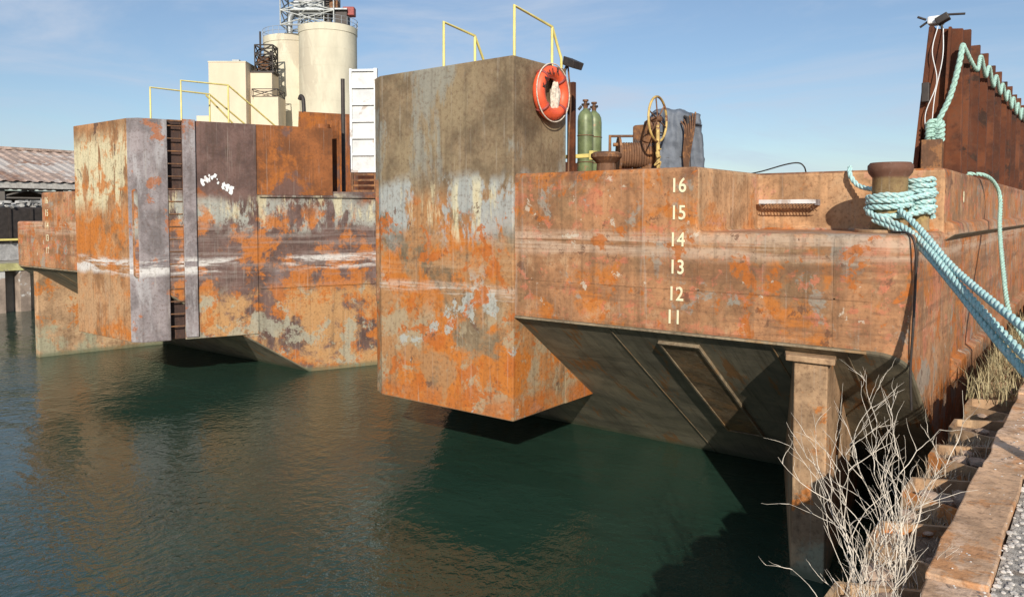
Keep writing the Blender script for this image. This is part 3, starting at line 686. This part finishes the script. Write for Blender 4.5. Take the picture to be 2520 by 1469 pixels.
obox('platform',(-88.6,70.8),8.2,4,28.2,28.4,M_steel,hs)
obox('machine',(-85.8,72.3),1.8,2,26.2,28.2,M_dark,hs,.1); obox('machine_b',(-85.0,72.9),1.6,1.4,27.6,28.8,M_red,hs,.1); obox('machine_c',(-86.6,71.6),1.2,1.4,28.5,29.7,M_rustd,hs,.1)
obox('duct',(-87.6,71.2),1.0,1,26.2,32,M_dark,hs)
tube('dust_duct',[catmull([(-93.2,68.9,25.4),(-93.2,68.9,27.4),(-92.9,69.1,28.3),(-92.2,69.6,28.8),(-91.2,70,28.7)])],.45,M_steel,hs)
ib=empty('cream_elevator_building',(-94,60,H))
obox('tower',(-93.9,60.2),4.9,4.6,-2,19.9,M_cream,ib); obox('coping',(-93.9,60.2),5.02,4.72,19.9,20.05,M_conc,ib)
obox('annex',(-96.0,57.7),2,3,-2,12.9,M_cream,ib)
obox('vent_a',(-93.4,60.4),.9,.8,20.05,20.6,M_steel,ib); obox('vent_b',(-92.6,61.2),.5,.6,20.05,20.4,M_steel,ib)
ib2=empty('plant_building',(-91.6,62.9,H))
obox('upper',(-91.3,63.3),2.9,3,-2,18.8,M_cream,ib2); obox('lower',(-90.5,63.5),3.3,3.4,-2,15.6,M_cream,ib2); obox('lowest',(-90.3,63.0),3.6,3.4,-2,9.4,M_cream,ib2)
for i in range(4): obox('louver_%d'%i,(-91.9,61.5),.5,.3,14.3+i*1.1,14.9+i*1.1,M_dark,ib2)
lattice((-91.0,63.4),2.4,2.2,18.8,22.6,3,.09,M_dark,ib2); obox('fan',(-91.3,63.3),1.5,1.3,19.4,21.2,M_rustd,ib2,.1)
obox('fan_deck',(-91.2,63.3),3.2,2.6,18.9,19.1,M_dark,ib2); tube('stack',[[(-91.6,62.9,19),(-91.6,62.9,24.6)],[(-90.4,63.7,19),(-90.4,63.7,22.0)]],.13,M_dark,ib2)
lattice((-90.6,63.4),3.4,3.4,15.6,16.6,1,.05,M_dark,ib2)

# ---------------------------------------------------------------- sky + sun
EL=math.radians(24); SA=math.radians(144)
w=bpy.data.worlds.new('World'); scene.world=w; w.use_nodes=True
nt=w.node_tree; nd=nt.nodes; bg=nd['Background']
sky=nd.new('ShaderNodeTexSky'); sky.sky_type='NISHITA'; sky.sun_disc=False; sky.sun_elevation=EL; sky.sun_rotation=SA
sky.air_density=1.0; sky.dust_density=.4; sky.ozone_density=3.2
tc_=nd.new('ShaderNodeTexCoord'); mp=nd.new('ShaderNodeMapping'); mp.inputs['Scale'].default_value=(1.2,2.2,7); mp.inputs['Rotation'].default_value=(.25,.2,.5)
nt.links.new(tc_.outputs['Generated'],mp.inputs['Vector'])
nz=nd.new('ShaderNodeTexNoise'); nz.inputs['Scale'].default_value=1.6; nz.inputs['Detail'].default_value=8; nz.inputs['Roughness'].default_value=.6; nz.inputs['Distortion'].default_value=.7
nt.links.new(mp.outputs[0],nz.inputs['Vector'])
mr_=nd.new('ShaderNodeMapRange'); mr_.interpolation_type='SMOOTHSTEP'; mr_.inputs[1].default_value=.38; mr_.inputs[2].default_value=.74; mr_.inputs[3].default_value=.12; mr_.inputs[4].default_value=.85
nt.links.new(nz.outputs['Fac'],mr_.inputs[0])
mx=nd.new('ShaderNodeMix'); mx.data_type='RGBA'; mx.inputs[7].default_value=(4.9,5.7,7.0,1)
nt.links.new(mr_.outputs[0],mx.inputs[0]); nt.links.new(sky.outputs[0],mx.inputs[6]); nt.links.new(mx.outputs[2],bg.inputs['Color'])
bg.inputs['Strength'].default_value=.11
sd=bpy.data.lights.new('sun','SUN'); sd.energy=5.0; sd.angle=math.radians(.5); sd.color=(1,.94,.84)
so=bpy.data.objects.new('sun',sd); COL.objects.link(so)
tow=Vector((math.sin(SA)*math.cos(EL),math.cos(SA)*math.cos(EL),math.sin(EL)))
so.rotation_euler=(-tow).to_track_quat('-Z','Y').to_euler(); so.location=(10,-10,30)

# ---------------------------------------------------------------- camera
cd=bpy.data.cameras.new('camera'); cam=bpy.data.objects.new('camera',cd); COL.objects.link(cam)
cam.location=(0,0,H); cam.rotation_euler=(math.radians(90-2.77),0,A)
cd.sensor_width=36; cd.lens=27.04; cd.shift_y=-.0468; cd.clip_start=.05; cd.clip_end=6000
scene.camera=cam
